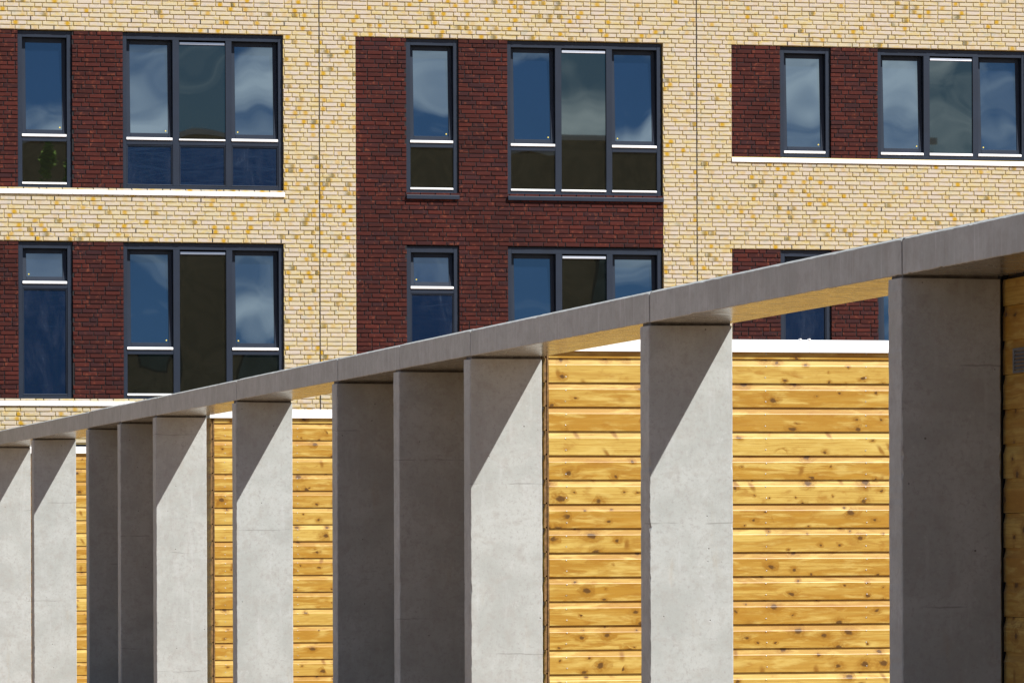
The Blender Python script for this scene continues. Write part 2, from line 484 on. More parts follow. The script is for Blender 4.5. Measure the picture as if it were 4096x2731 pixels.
# ------------------------------------------------------------------ ground
GZ = -0.4            # ground level (the camera stands 2 m above it)
g = MB(); g.quad((-1500, -1500, GZ), (1500, -1500, GZ), (1500, 1500, GZ), (-1500, 1500, GZ))
tag(g.build('ground', ['paving']), kind='structure')

# ------------------------------------------------------------------ apartment building
YF = 68.2
BAYS = [1.656, 7.516, 13.376, 19.236, 25.096]
LINTEL = 9.25
COURSE = 3.12 / 47
BL = 0.2305
WX0, WX1, WZ1 = -2.0, 33.0, 12.6
bld = empty('apartment_building', ((WX0 + WX1) / 2, YF, 0))
tag(bld, 'yellow brick apartment building with dark red brick window bands and anthracite windows', 'building')

# openings / red panels: (x0,x1,z0,z1)
panels = []       # red brick rectangles
wins = []         # window openings
for bi, b in enumerate(BAYS):
    style = ('R', 'L', 'M', 'R', 'L')[bi]
    nx = (b + 0.780, b + 1.585); bx = (b + 2.344, b + 4.760)
    if style == 'L':
        panels.append((b, bx[1], 6.905, LINTEL, 'upper')); panels.append((b, bx[1], 3.785, 6.13, 'lower'))
        wins += [(nx, 6.915, 'Ln', b), (bx, 6.915, 'Lb', b), (nx, 3.795, 'L2n', b), (bx, 3.795, 'L2b', b)]
    elif style == 'M':
        panels.append((b, bx[1] + 0.015, 3.25, LINTEL, 'tall'))
        wins += [(nx, 6.915, 'Mn', b), (bx, 6.915, 'Mb', b), (nx, 3.795, 'M2n', b), (bx, 3.795, 'M2b', b)]
    else:
        panels.append((b, bx[1] + 0.0, 7.54, LINTEL, 'upper')); panels.append((b, bx[1], 3.785, 6.13, 'lower'))
        wins += [(nx, 7.55, 'Rn', b), (bx, 7.55, 'Rb', b), (nx, 3.795, 'R2n', b), (bx, 3.795, 'R2b', b)]
ground_open = [(b + 0.78, b + 4.76, 0.12, 3.13) for b in BAYS]
JOINTS = [b - 0.555 for b in BAYS[1:]]

def rects_minus(x0, x1, z0, z1, holes):
    xs = sorted({x0, x1, *[min(max(h[0], x0), x1) for h in holes], *[min(max(h[1], x0), x1) for h in holes]})
    zs = sorted({z0, z1, *[min(max(h[2], z0), z1) for h in holes], *[min(max(h[3], z0), z1) for h in holes]})
    out = []
    for i in range(len(xs) - 1):
        for j in range(len(zs) - 1):
            cx, cz = (xs[i] + xs[i + 1]) / 2, (zs[j] + zs[j + 1]) / 2
            if not any(h[0] < cx < h[1] and h[2] < cz < h[3] for h in holes):
                out.append((xs[i], xs[i + 1], zs[j], zs[j + 1]))
    return out

def row_spans(x0, x1, zc, holes):
    cuts = sorted([(h[0], h[1]) for h in holes if h[2] < zc < h[3] and h[1] > x0 and h[0] < x1])
    out = []; a = x0
    for c0, c1 in cuts:
        if c0 - a > 0.012: out.append((a, c0))
        a = max(a, c1)
    if x1 - a > 0.012: out.append((a, x1))
    return out

rng = random.Random(11)
ROW_OFF = {}
def bond(row):
    """joint positions of one course of random bond over the whole facade (same for yellow and red)"""
    if row in ROW_OFF: return ROW_OFF[row]
    prev = ROW_OFF.get(row - 1)
    r2 = random.Random(row * 77 + 5)
    q = BL / 4
    x = WX0 - BL * 2 + q * ((row * 1) % 4 if r2.random() < 0.65 else r2.randrange(4))
    js = [x]; since = r2.randrange(4)
    while x < WX1 + 0.5:
        since += 1
        if since > 3 and r2.random() < 0.34:
            x += BL / 2; since = 0
        else: x += BL
        js.append(x)
    ROW_OFF[row] = js
    return js

stain_field = random.Random(3)
STC = [(stain_field.uniform(WX0, WX1), stain_field.uniform(2.5, 12), stain_field.uniform(0.4, 1.5)) for _ in range(95)]
# places the photograph shows spotted with ochre bricks
STC += [(14.9, 9.75, 1.1), (16.2, 9.6, 0.8), (12.45, 8.1, 0.45), (12.5, 7.3, 0.5), (12.5, 6.9, 0.5), (12.6, 5.6, 0.5), (12.6, 4.8, 0.5),
        (20.5, 6.9, 0.8), (22.8, 6.6, 0.8), (19.0, 6.0, 0.7), (19.0, 5.3, 0.6), (21.5, 9.8, 1.0), (10.5, 6.4, 0.9), (11.8, 6.6, 0.8), (13.0, 4.4, 0.5), (13.2, 6.9, 0.4), (23.4, 9.5, 0.7), (12.0, 9.7, 0.8)]
def stain_p(x, z):
    s = 0.085
    for a, b, r in STC:
        d2 = (x - a) ** 2 + ((z - b) * 1.8) ** 2
        if d2 < (2.2 * r) ** 2: s += 0.17 * math.exp(-d2 / (r * r * 0.6))
    return min(s, 0.42)

def brick_layer(mb, x0, x1, z0, z1, holes, y, proud, kind, splits=()):
    """every brick of an area as its own low relief block on the mortar bed"""
    rnd, loc = mb.att.setdefault('rnd', []), mb.att.setdefault('loc', [])
    while len(rnd) < len(mb.v): rnd.append((0, 0, 0)); loc.append((9, 9, 9))
    r0 = int(math.floor((z0 - LINTEL) / COURSE)) - 1; r1 = int(math.ceil((z1 - LINTEL) / COURSE)) + 1
    jz = 0.0052
    for row in range(r0, r1):
        a = LINTEL + row * COURSE; bz = a + COURSE
        za, zb = max(a + jz, z0 + 0.001), min(bz - jz + 0.0, z1 - 0.001)
        if zb - za < 0.018: continue
        zc = (za + zb) / 2
        js = bond(row)
        for (sx0, sx1) in row_spans(x0, x1, zc, holes):
            for k in range(len(js) - 1):
                xa, xb = max(js[k] + 0.005, sx0), min(js[k + 1] - 0.005, sx1)
                if xb - xa < 0.02: continue
                segs = [(xa, xb)]
                for sp in splits:
                    if xa < sp < xb:
                        segs = [(xa, sp - 0.006), (sp + 0.006, xb)]
                for (xa, xb) in segs:
                    if xb - xa < 0.02: continue
                    j = lambda s_=0.0016: rng.uniform(-s_, s_)
                    e = 0.0035 + rng.uniform(0, 0.002)
                    yf = y - proud + rng.uniform(-0.0022, 0.0022)
                    i = len(mb.v)
                    zl, zr = za + j(0.002), za + j(0.002)
                    mb.v += [(xa + j(), y, zl), (xb + j(), y, zr), (xb + j(), y, zb + j()), (xa + j(), y, zb + j())]
                    mb.v += [(xa + e, yf, zl + e + 0.001), (xb - e, yf, zr + e + 0.001), (xb - e, yf, zb - e), (xa + e, yf, zb - e)]
                    mb.f += [(i + 4, i + 5, i + 6, i + 7), (i, i + 1, i + 5, i + 4), (i + 1, i + 2, i + 6, i + 5), (i + 2, i + 3, i + 7, i + 6), (i + 3, i, i + 4, i + 7)]
                    mb.m += [0] * 5
                    xc = (xa + xb) / 2
                    if kind == 'y':
                        st = rng.random() < stain_p(xc, zc)
                        gg = rng.uniform(0.75, 1.15) if st else (rng.uniform(0.12, 0.5) if rng.random() < 0.24 else 0)
                        bb = rng.uniform(0.35, 0.8) if (st and rng.random() < 0.28) or rng.random() < 0.006 else 0
                        rr = rng.random() ** 1.3
                    else:
                        rr = rng.random(); gg = rng.random() if rng.random() < 0.33 else 0; bb = rng.random()
                    cx = xc + rng.uniform(-0.32, 0.32) * (xb - xa); cz = zc + rng.uniform(-0.006, 0.010)
                    rnd.extend([(rr, gg, bb)] * 8)
                    for p in mb.v[i:i + 8]: loc.append((p[0] - cx, 0, p[2] - cz))

def bed(mb, rects, y, m):
    for a, b, c, d in rects: mb.quad((a, y, c), (b, y, c), (b, y, d), (a, y, d), m)

whole = [(w[0][0], w[0][1], w[1] - 0.02, (LINTEL if w[1] > 6 else 6.13)) for w in wins]
pan_r = [p[:4] for p in panels]
wall = MB()
holes = pan_r + ground_open
brick_layer(wall, WX0, WX1, 2.2, WZ1, holes, YF, 0.0115, 'y', JOINTS)
bed(wall, rects_minus(WX0, WX1, -0.4, WZ1, holes), YF, 1)
# reveals of every panel and ground opening
for a, b, c, d in holes:
    wall.quad((a, YF, d), (b, YF, d), (b, YF + 0.16, d), (a, YF + 0.16, d), 1)
    wall.quad((a, YF, c), (b, YF, c), (b, YF + 0.16, c), (a, YF + 0.16, c), 1)
    wall.quad((a, YF, c), (a, YF, d), (a, YF + 0.16, d), (a, YF + 0.16, c), 1)
    wall.quad((b, YF, c), (b, YF, d), (b, YF + 0.16, d), (b, YF + 0.16, c), 1)
# expansion joints and open weep joints
for jx in JOINTS: wall.box(jx - 0.0065, jx + 0.0065, YF - 0.005, YF + 0.01, 0.02, WZ1 - 0.02, 2)
for b in BAYS:
    for dx in (1.0, 1.34, 2.47, 3.59, 4.72):
        for zz in (LINTEL, LINTEL + 2 * COURSE, 6.13, 6.13 + 2 * COURSE, 6.13 + 9 * COURSE, 3.13 + 8 * COURSE):
            row = round((zz - LINTEL) / COURSE)
            js = bond(row); xj = min(js, key=lambda q: abs(q - (b + dx)))
            if any(h[0] - 0.02 < xj < h[1] + 0.02 and h[2] < zz + 0.03 < h[3] for h in holes): continue
            z_ = LINTEL + row * COURSE
            wall.box(xj - 0.0055, xj + 0.0055, YF - 0.0095, YF + 0.01, z_ + 0.007, z_ + COURSE - 0.006, 2)
# body behind the outer leaf
DP = 13.0
wall.quad((WX0, YF + DP, -0.4), (WX1, YF + DP, -0.4), (WX1, YF + DP, WZ1), (WX0, YF + DP, WZ1), 1)
wall.quad((WX0, YF, -0.4), (WX0, YF + DP, -0.4), (WX0, YF + DP, WZ1), (WX0, YF, WZ1), 1)
wall.quad((WX1, YF, -0.4), (WX1, YF + DP, -0.4), (WX1, YF + DP, WZ1), (WX1, YF, WZ1), 1)
n_ = len(wall.v)
wall.att['rnd'] += [(0, 0, 0)] * (n_ - len(wall.att['rnd'])); wall.att['loc'] += [(9, 9, 9)] * (n_ - len(wall.att['loc']))
wall.build('wall', ['ybrick', 'ymortar', 'black'], bld, fixn=False)
rf = MB(); rf.box(WX0 - 0.05, WX1 + 0.05, YF - 0.05, YF + DP + 0.05, WZ1 + 0.003, WZ1 + 0.12)
rf.build('roof', ['white'], bld)

# red brick panels
YR = YF + 0.010
pieces = []
for a, b, c, d, kind in panels:
    if kind == 'tall': pieces.append((a, b, c, d)); continue
    ww = sorted(h[:2] for h in whole if h[0] >= a - 0.01 and h[1] <= b + 0.01 and c - 0.1 < (h[2] + h[3]) / 2 < d)
    pieces.append((a, ww[0][0], c, d)); pieces.append((ww[0][1], ww[1][0], c, d))
for a, b, c, d in pieces:
    mb = MB()
    hs = [h for h in whole if h[0] >= a - 0.01 and h[1] <= b + 0.01] 
    hs = [(h[0], min(h[1], b + 0.01) if h[1] < b - 0.05 else b + 0.02, h[2], h[3]) for h in hs]
    brick_layer(mb, a + 0.001, b - 0.001, c, d, hs, YR, 0.0095, 'r')
    bed(mb, rects_minus(a, b, c, d, hs), YR, 1)
    for h in hs:
        for xx in (h[0], h[1]):
            if xx < b: mb.quad((xx, YR, h[2]), (xx, YR, h[3]), (xx, YR + 0.15, h[3]), (xx, YR + 0.15, h[2]), 1)
        if h[2] > c + 0.01: mb.quad((h[0], YR, h[2]), (h[1], YR, h[2]), (h[1], YR + 0.15, h[2]), (h[0], YR + 0.15, h[2]), 1)
        if h[3] < d - 0.01: mb.quad((h[0], YR, h[3]), (h[1], YR, h[3]), (h[1], YR + 0.15, h[3]), (h[0], YR + 0.15, h[3]), 1)
    n_ = len(mb.v)
    mb.att['rnd'] += [(0, 0, 0)] * (n_ - len(mb.att['rnd'])); mb.att['loc'] += [(9, 9, 9)] * (n_ - len(mb.att['loc']))
    mb.build('red_brick_panel', ['rbrick', 'rmortar'], bld, fixn=False)
# backing wall closing everything behind the windows
bk = MB(); bk.box(WX0 + 0.05, WX1 - 0.05, YF + 0.30, YF + 0.36, 0.05, WZ1 - 0.05)
bk.build('inner_wall', ['black'], bld)

# ------------------------------------------------------------------ windows
YW = YF + 0.034            # front plane of the frames
def pane(parent, x0, x1, z0, z1, y, mat, tilt=0.0, name='pane', yb=None):
    """glass with its own small thickness; tilt leans the top inwards"""
    mb = MB()
    dy = math.tan(tilt) * (z1 - z0)
    vx = random.uniform(-0.0035, 0.0035) * (x1 - x0) 
    vz = random.uniform(-0.0030, 0.0030) * (z1 - z0)
    a, b, c, d = (x0, y, z0), (x1, y + vx, z0), (x1, y + dy + vx + vz, z1), (x0, y + dy + vz, z1)
    t = 0.012
    i = len(mb.v)
    mb.v += [a, b, c, d] + [(p[0], p[1] + t, p[2]) for p in (a, b, c, d)]
    for q in ((0, 1, 2, 3), (7, 6, 5, 4), (0, 4, 5, 1), (1, 5, 6, 2), (2, 6, 7, 3), (3, 7, 4, 0)):
        mb.f.append(tuple(i + k for k in q)); mb.m.append(0)
    return mb.build(name, [mat], parent)

def ring(mb, x0, x1, z0, z1, w, y0, y1, tilt=0.0, wb=None, wt=None, m=0):
    """rectangular frame; tilt shears the top inwards"""
    wb = w if wb is None else wb; wt = w if wt is None else wt
    i = len(mb.v)
    mb.box(x0, x0 + w, y0, y1, z0, z1, m, 0.003); mb.box(x1 - w, x1, y0, y1, z0, z1, m, 0.003)
    mb.box(x0 + w + 0.0005, x1 - w - 0.0005, y0 + 0.001, y1, z0, z0 + wb, m, 0.003); mb.box(x0 + w + 0.0005, x1 - w - 0.0005, y0 + 0.001, y1, z1 - wt, z1, m, 0.003)
    if tilt:
        for k in range(i, len(mb.v)):
            p = mb.v[k]; mb.v[k] = (p[0], p[1] + math.tan(tilt) * (p[2] - z0), p[2])

def sash(parent, x0, x1, z0, z1, tilt, side):
    mb = MB()
    y0 = YW + 0.040
    ring(mb, x0 + 0.004, x1 - 0.004, z0, z1 - 0.004, 0.058, y0, y0 + 0.06, tilt, wb=0.066, wt=0.064)
    o = mb.build('sash', ['frame'], parent)
    yg = y0 + 0.016
    pane(parent, x0 + 0.058, x1 - 0.058, z0 + 0.06, z1 - 0.064, yg + math.tan(tilt) * 0.06, 'gl_sash', tilt)
    if side:
        sx = (x1 - 0.098) if side > 0 else (x0 + 0.098)
        st = MB(); zc = z0 + 0.102; r = 0.0135; yy = yg + math.tan(tilt) * 0.10 - 0.003
        a0 = random.uniform(0, 1)
        pts = [(sx + r * math.cos(a0 + k * math.pi / 2), yy, zc + r * math.sin(a0 + k * math.pi / 2)) for k in range(4)]
        i = 0; st.v = pts + [(p[0], p[1] + 0.001, p[2]) for p in pts]
        for q in ((0, 1, 2, 3), (7, 6, 5, 4), (0, 4, 5, 1), (1, 5, 6, 2), (2, 6, 7, 3), (3, 7, 4, 0)): st.f.append(q); st.m.append(0)
        st.build('sticker', ['sticker'], parent)

def bar(parent, x0, x1, z0, z1):
    mb = MB(); mb.prism([(YW - 0.010, z0), (YW - 0.014, z0 + 0.006), (YW - 0.011, z1 - 0.006), (YW + 0.03, z1), (YW + 0.03, z0)], 'x', x0 - 0.004, x1 - 0.008)
    mb.build('weather_bar', ['silver'], parent)

def grille(parent, x0, x1, z1, mat):
    mb = MB()
    z0 = z1 - 0.043; y = YW + 0.012
    pts = [(y + 0.03, z0), (y + 0.004, z0 + 0.002), (y, z0 + 0.010), (y + 0.004, z0 + 0.019), (y + 0.001, z0 + 0.024), (y + 0.003, z1 - 0.006), (y + 0.012, z1), (y + 0.03, z1)]
    mb.prism(pts, 'x', x0 + 0.012, x1 - 0.012)
    mb.build('vent_grille', [mat], parent)

def window(xs, zb, style):
    X0, X1 = xs
    ZT = LINTEL - 0.013 if zb > 6 else 6.13 - 0.013
    big = style[-1] == 'b'
    if big:
        dx = X0 - 15.720
        cols = [(15.779 + dx, 16.470 + dx), (16.568 + dx, 17.268 + dx), (17.360 + dx, 18.064 + dx)]
    else:
        cols = [(X0 + 0.068, X1 - 0.074)]
    to = ZT - 0.092                      # top of the openings
    fb = zb + 0.058                      # bottom of the openings
    fr = MB(); y1 = YW + 0.13
    fr.box(X0 + 0.003, cols[0][0], YW, y1, zb, ZT, 0, 0.002)
    for k in range(len(cols) - 1): fr.box(cols[k][1], cols[k + 1][0], YW + 0.001, y1, fb + 0.001, to - 0.001, 0, 0.002)
    fr.box(cols[-1][1], X1 - 0.004, YW, y1, zb, ZT, 0, 0.002)
    fr.box(cols[0][0] + 0.0005, cols[-1][1] - 0.0005, YW + 0.0015, y1, to, ZT, 0, 0.002)
    fr.box(cols[0][0] + 0.0005, cols[-1][1] - 0.0005, YW + 0.0015, y1, zb, fb, 0, 0.002)
    # mid rail height
    spl = {'Ln': 6.915 + 0.76, 'Lb': 6.915 + 0.735, 'Mn': 6.915 + 0.76, 'Mb': 6.915 + 0.735, 'L2n': 5.50, 'L2b': 4.535, 'M2n': 5.476, 'M2b': 4.535, 'Rn': None, 'Rb': None, 'R2n': 5.476, 'R2b': 4.535}[style]
    rails = []
    for k, (a, b) in enumerate(cols):
        mid = big and k == 1
        full = spl is None or (mid and style in ('Mb', 'M2b', 'L2b', 'R2b'))
        if not full:
            fr.box(a + 0.0005, b - 0.0005, YW + 0.004, y1, spl - 0.068, spl, 0, 0.003)
    w = fr.build('window', ['frame'], bld)
    if True:
        lab = {'Ln': 'narrow window of the upper left bay, clear lower pane', 'Lb': 'three part window of the upper left bay with three dark blue panels below',
               'Mn': 'narrow window of the upper middle bay with dark sill', 'Mb': 'three part window of the upper middle bay with tall middle pane',
               'Rn': 'narrow window of the right bay without a lower pane', 'Rb': 'three part window of the right bay without lower panes',
               'L2n': 'narrow window of the lower left bay with tall dark blue panel', 'L2b': 'three part window of the lower left bay with tall middle pane',
               'M2n': 'narrow window of the lower middle bay with small top sash', 'M2b': 'three part window of the lower middle bay behind the concrete slab',
               'R2n': 'narrow window seen under the slab at right', 'R2b': 'three part window behind the rightmost pillar'}[style]
        if 7 < X0 < 24.2: w['label'] = lab
    for k, (a, b) in enumerate(cols):
        mid = big and k == 1
        side = 1 if (not big or k == 0) else (-1 if k == 2 else 0)
        if style in ('L2n', 'M2n'): side = -1
        if mid: grille(w, a, b, to - 0.028, 'vent' if style[0] == 'L' else 'ventw')
        if spl is None:
            if mid: pane(w, a - 0.004, b + 0.004, fb + 0.04, to - 0.075, YW + 0.028, 'gl_fix')
            else: sash(w, a, b, fb + 0.042, to, R(3.0), side)
            bar(w, a, b, fb, fb + 0.042)
            continue
        full = mid and style in ('Mb', 'M2b', 'L2b', 'R2b')
        if full:
            pane(w, a - 0.004, b + 0.004, fb + 0.03, to - 0.075, YW + 0.028, 'gl_fix')
            bar(w, a, b, fb - 0.002, fb + 0.032)
            continue
        if mid: pane(w, a - 0.004, b + 0.004, spl + 0.02, to - 0.075, YW + 0.028, 'gl_fix'); bar(w, a, b, spl, spl + 0.028)
        else:
            sash(w, a, b, spl + 0.042, to, R(3.0) if to - spl > 1 else R(8), side)
            bar(w, a, b, spl, spl + 0.042)
        film = style in ('Lb', 'L2n', 'M2n', 'R2n')
        if film:
            pb = MB()
            ring(pb, a + 0.002, b - 0.002, fb + 0.002, spl - 0.070, 0.016, YW + 0.010, YW + 0.05)
            pb.prism([(YW + 0.004, fb + 0.004), (YW + 0.002, fb + 0.012), (YW + 0.009, fb + 0.020), (YW + 0.012, fb + 0.020), (YW + 0.012, fb + 0.004)], 'x', a + 0.004, b - 0.004, 0)
            pb.build('glazing_bead', ['frame'], w)
            pane(w, a + 0.017, b - 0.017, fb + 0.017, spl - 0.085, YW + 0.026, 'film', name='panel')
        else:
            pane(w, a - 0.003, b + 0.003, fb + 0.028, spl - 0.065, YW + 0.026, 'gl_fix')
            bar(w, a, b, fb - 0.002, fb + 0.032)
    return w

for xs, zb, style, b in wins: window(xs, zb, style)

# ground floor glazing behind the sheds
for a, b, c, d in ground_open:
    fr = MB()
    n4 = 4; sx = (b - a) / n4
    fr.box(a + 0.003, b - 0.003, YW, YW + 0.1, d - 0.10, d - 0.004)
    fr.box(a + 0.003, b - 0.003, YW, YW + 0.1, c + 0.003, c + 0.09)
    for k in range(n4 + 1):
        x = min(max(a + k * sx - 0.04, a + 0.003), b - 0.083)
        fr.box(x, x + 0.08, YW + 0.001, YW + 0.1, c + 0.091, d - 0.101)
    w = fr.build('window', ['frame'], bld)
    for k in range(n4): pane(w, a + k * sx + 0.03, a + (k + 1) * sx - 0.03, c + 0.08, d - 0.09, YW + 0.03, 'gl_fix')

# sills
def sill(pieces, z0, z1, mat, proud):
    mb = MB()
    for (a, b, up) in pieces:
        mb.prism([(YF - proud, z0), (YF - proud, z0 + 0.052), (YF - proud + 0.006, z0 + 0.060), (YF + 0.03, z1 + up), (YF + 0.03, z0 + 0.008), (YF - proud + 0.012, z0 + 0.008), (YF - proud + 0.012, z0)], 'x', a + 0.0012, b - 0.0012)
    return mb.build('sill', [mat], bld)
for bi, b in enumerate(BAYS):
    style = ('R', 'L', 'M', 'R', 'L')[bi]
    pc = [(b, b + 0.782, 0), (b + 0.784, b + 1.585, 0.008), (b + 1.588, b + 2.345, 0), (b + 2.346, b + 4.775, 0.008)]
    if style == 'L':
        sill(pc, 6.829, 6.899, 'white', 0.030); sill(pc, 3.698, 3.776, 'white', 0.030)
    if style == 'R':
        sill(pc, 7.462, 7.534, 'white', 0.030); sill(pc, 3.698, 3.776, 'white', 0.030)
    if style == 'M':
        for z in (6.829, 3.709):
            sill([(b + 0.776, b + 1.590, 0)], z, z + 0.064, 'frame', 0.034)
            sill([(b + 2.342, b + 4.778, 0)], z, z + 0.064, 'frame', 0.034)

# ------------------------------------------------------------------ concrete colonnade
XF, XB = 7.073, 7.592                     # front edge of the slabs, back edge
YJ = [66.10, 61.15, 56.64, 51.68, 49.185, 46.66, 41.764, 36.864, 34.369, 31.881, 26.911, 21.973, 19.48, 16.99, 12.03, 7.07]
SB, ST = 2.942, 3.117
colo = empty('concrete_colonnade', (XF, YJ[9], 0))
tag(colo, 'concrete colonnade of thin slab pillars carrying a flat roof edge, receding to the left', 'colonnade')
rc = random.Random(5)
pil_lab = {2: 'pillar at the left edge of the photo, half in sun', 3: 'sunlit pillar, second from the left', 4: 'shaded pillar, left one of the left dark pair', 5: 'shaded pillar, right one of the left dark pair',
           6: 'sunlit pillar left of the middle timber strip', 7: 'sunlit pillar in front of the middle timber strip', 8: 'shaded pillar, left one of the middle dark pair', 9: 'shaded pillar, right one of the middle dark pair',
           10: 'sunlit pillar beside the corner of the nearest pine shed', 11: 'largest sunlit pillar, between two fields of pine boards', 12: 'big shaded pillar at the right edge'}
for i, y in enumerate(YJ):
    # pillar: face at y, 0.215 thick behind it
    mb = MB()
    zt = 2.921 + rc.uniform(-0.002, 0.002)
    ch = 0.006
    x0, x1, y0, y1 = XF - 0.004 + rc.uniform(-0.002, 0.002), XB, y + 0.004, y + 0.215
    # plan outline with chamfered corners, several heights so edges can wander slightly
    nz = 110
    def ol(zz, k):
        wa, wb_ = rc.uniform(-0.0009, 0.0009), rc.uniform(-0.0009, 0.0009)
        ch = 0.0055 + rc.uniform(-0.002, 0.002)
        if rc.random() < 0.03: ch += rc.uniform(0.003, 0.008)
        return [(x0 + ch + wa, y0, zz), (x1 - ch + wb_, y0, zz), (x1 + wb_, y0 + ch, zz), (x1 + wb_, y1 - ch, zz), (x1 - ch + wb_, y1, zz), (x0 + ch + wa, y1, zz), (x0 + wa, y1 - ch, zz), (x0 + wa, y0 + ch, zz)]
    for k in range(nz + 1): mb.v += ol(-0.42 + (zt + 0.42) * k / nz, k)
    # ragged bearing at the top
    for q in range(8):
        p = mb.v[nz * 8 + q]; mb.v[nz * 8 + q] = (p[0] * 0.997 + (XF + 0.26) * 0.003, p[1], p[2] + rc.uniform(-0.006, 0.004))
    for k in range(nz):
        for q in range(8):
            q2 = (q + 1) % 8
            mb.f.append((k * 8 + q, k * 8 + q2, (k + 1) * 8 + q2, (k + 1) * 8 + q)); mb.m.append(0)
    mb.f.append(tuple(range(7, -1, -1))); mb.m.append(0)
    mb.f.append(tuple(nz * 8 + q for q in range(8))); mb.m.append(0)
    # bearing pads between pillar and slab
    p = mb.build('pillar', ['fin'], colo)
    pb = MB(); pb.box(x0 + 0.016, x1 - 0.010, y0 + 0.012, y1 - 0.012, zt - 0.012, SB + 0.002, 0)
    pb.build('bearing_joint', ['joint'], p)
    if i + 1 in pil_lab: p['label'] = pil_lab[i + 1]
GAPS = [0.006, 0.004, 0.0035, 0.0035, 0.004, 0.0105, 0.0045, 0.0105, 0.009, 0.009, 0.0100, 0.0100, 0.01, 0.008, 0.006, 0.006]
for i in range(len(YJ) - 1):
    ya, yb = YJ[i + 1], YJ[i]             # slab from nearer joint to farther joint
    dz = rc.uniform(-0.003, 0.003); dx = rc.uniform(-0.002, 0.002)
    g_ = GAPS[i]
    gn_ = GAPS[i + 1]
    a0, a1 = ya + gn_, yb - g_
    mb = MB()
    x0, x1 = XF + dx, XB + 0.016
    z0, z1 = SB + dz, ST + dz
    nseg = 70
    r_ = 0.012
    rows = []
    for k in range(nseg + 1):
        t = k / nseg
        yy = a0 + (a1 - a0) * t
        jx, jz, jt = rc.uniform(-0.0008, 0.0008), rc.uniform(-0.0010, 0.0010), rc.uniform(-0.0010, 0.0010)
        if rc.random() < 0.06: jt -= rc.uniform(0.001, 0.005)
        if rc.random() < 0.06: jz += rc.uniform(0.001, 0.005)
        if k in (0, nseg): jt -= 0.003; jx += 0.0015
        prof = [(x0 + jx + 0.004, z0 + jz), (x0 + jx, z0 + 0.004 + jz), (x0 + jx * 0.5, z1 + jt), (x0 + 0.034, z1 + 0.017 + jt * 0.4), (x1 - 0.012, z1 + 0.017), (x1, z1), (x1, z0 + 0.010), (x1 - 0.010, z0)]
        rows.append([(px, yy, pz) for px, pz in prof])
    for r in rows: mb.v += r
    n8 = 8
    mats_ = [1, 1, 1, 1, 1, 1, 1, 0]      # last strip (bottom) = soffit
    for k in range(nseg):
        for q in range(n8):
            q2 = (q + 1) % n8
            mb.f.append((k * n8 + q, k * n8 + q2, (k + 1) * n8 + q2, (k + 1) * n8 + q)); mb.m.append(mats_[q])
    mb.f.append(tuple(range(n8))); mb.m.append(1)
    mb.f.append(tuple(nseg * n8 + q for q in reversed(range(n8)))); mb.m.append(1)
    mb.box(XF + 0.012, XB - 0.02, a1 - 0.0005, yb + GAPS[i] + 0.0005 if i else yb, SB + 0.012, ST + 0.006, 2)
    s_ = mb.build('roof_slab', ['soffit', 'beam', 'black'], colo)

# ------------------------------------------------------------------ timber sheds
PITCH = 0.1726
def board_prof(z_top, z_bot, base, sgn, axis_first=True):
    """section of one channel board: outward coordinate = base - sgn*..., z"""
    o = lambda d: base + sgn * d
    return [(o(0.0), z_bot), (o(0.0), z_top - 0.042), (o(0.0016), z_top - 0.039), (o(0.0085), z_top - 0.012), (o(0.0095), z_top - 0.008), (o(0.0105), z_top + 0.008), (o(0.020), z_top + 0.008), (o(0.020), z_bot + 0.011), (o(0.012), z_bot + 0.011), (o(0.010), z_bot)]

def boards(mb, axis, a0, a1, base, sgn, z_top, z_gap, z_bot, m_face=0, m_cap=1, breaks=(), rs=1):
    """cladding: partial board on top, then whole boards down to z_bot"""
    rr = random.Random(rs)
    uv = mb.att.setdefault('uvw', [])
    while len(uv) < len(mb.v): uv.append((0, 0, 0))
    z = z_gap
    lst = [(min(z_gap + PITCH, z_top + 0.5), z_gap)]
    while z > z_bot:
        lst.append((z, max(z - PITCH, z_bot))); z -= PITCH
    for k, (zt, zb) in enumerate(lst):
        segs = [a0] + [b for b in breaks if rr.random() < 0.0] + [a1]
        off = rr.uniform(0, 60); w = rr.random()
        base_k = base + sgn * rr.uniform(0, 0.0012)
        tl = rr.uniform(-0.0012, 0.0012)
        pr = board_prof(zt - 0.004, zb + 0.0048, base_k, sgn)
        if k == 0:      # top board cut below the coping
            pr = [(base_k, zb + 0.0048), (base_k, z_top), (base_k + sgn * 0.02, z_top), (base_k + sgn * 0.02, zb + 0.012), (base_k + sgn * 0.010, zb + 0.012), (base_k + sgn * 0.009, zb + 0.0048)]
        i0 = len(mb.v)
        mb.prism(pr, axis, a0, a1, m_face, m_cap)
        n = len(pr)
        for q in range(2 * n):
            a = a0 if q < n else a1
            p = pr[q % n]
            uv.append((a + off, p[1] - zb + 0.0, w))
            if q >= n:
                v_ = mb.v[i0 + q]; mb.v[i0 + q] = (v_[0], v_[1], v_[2] + tl)

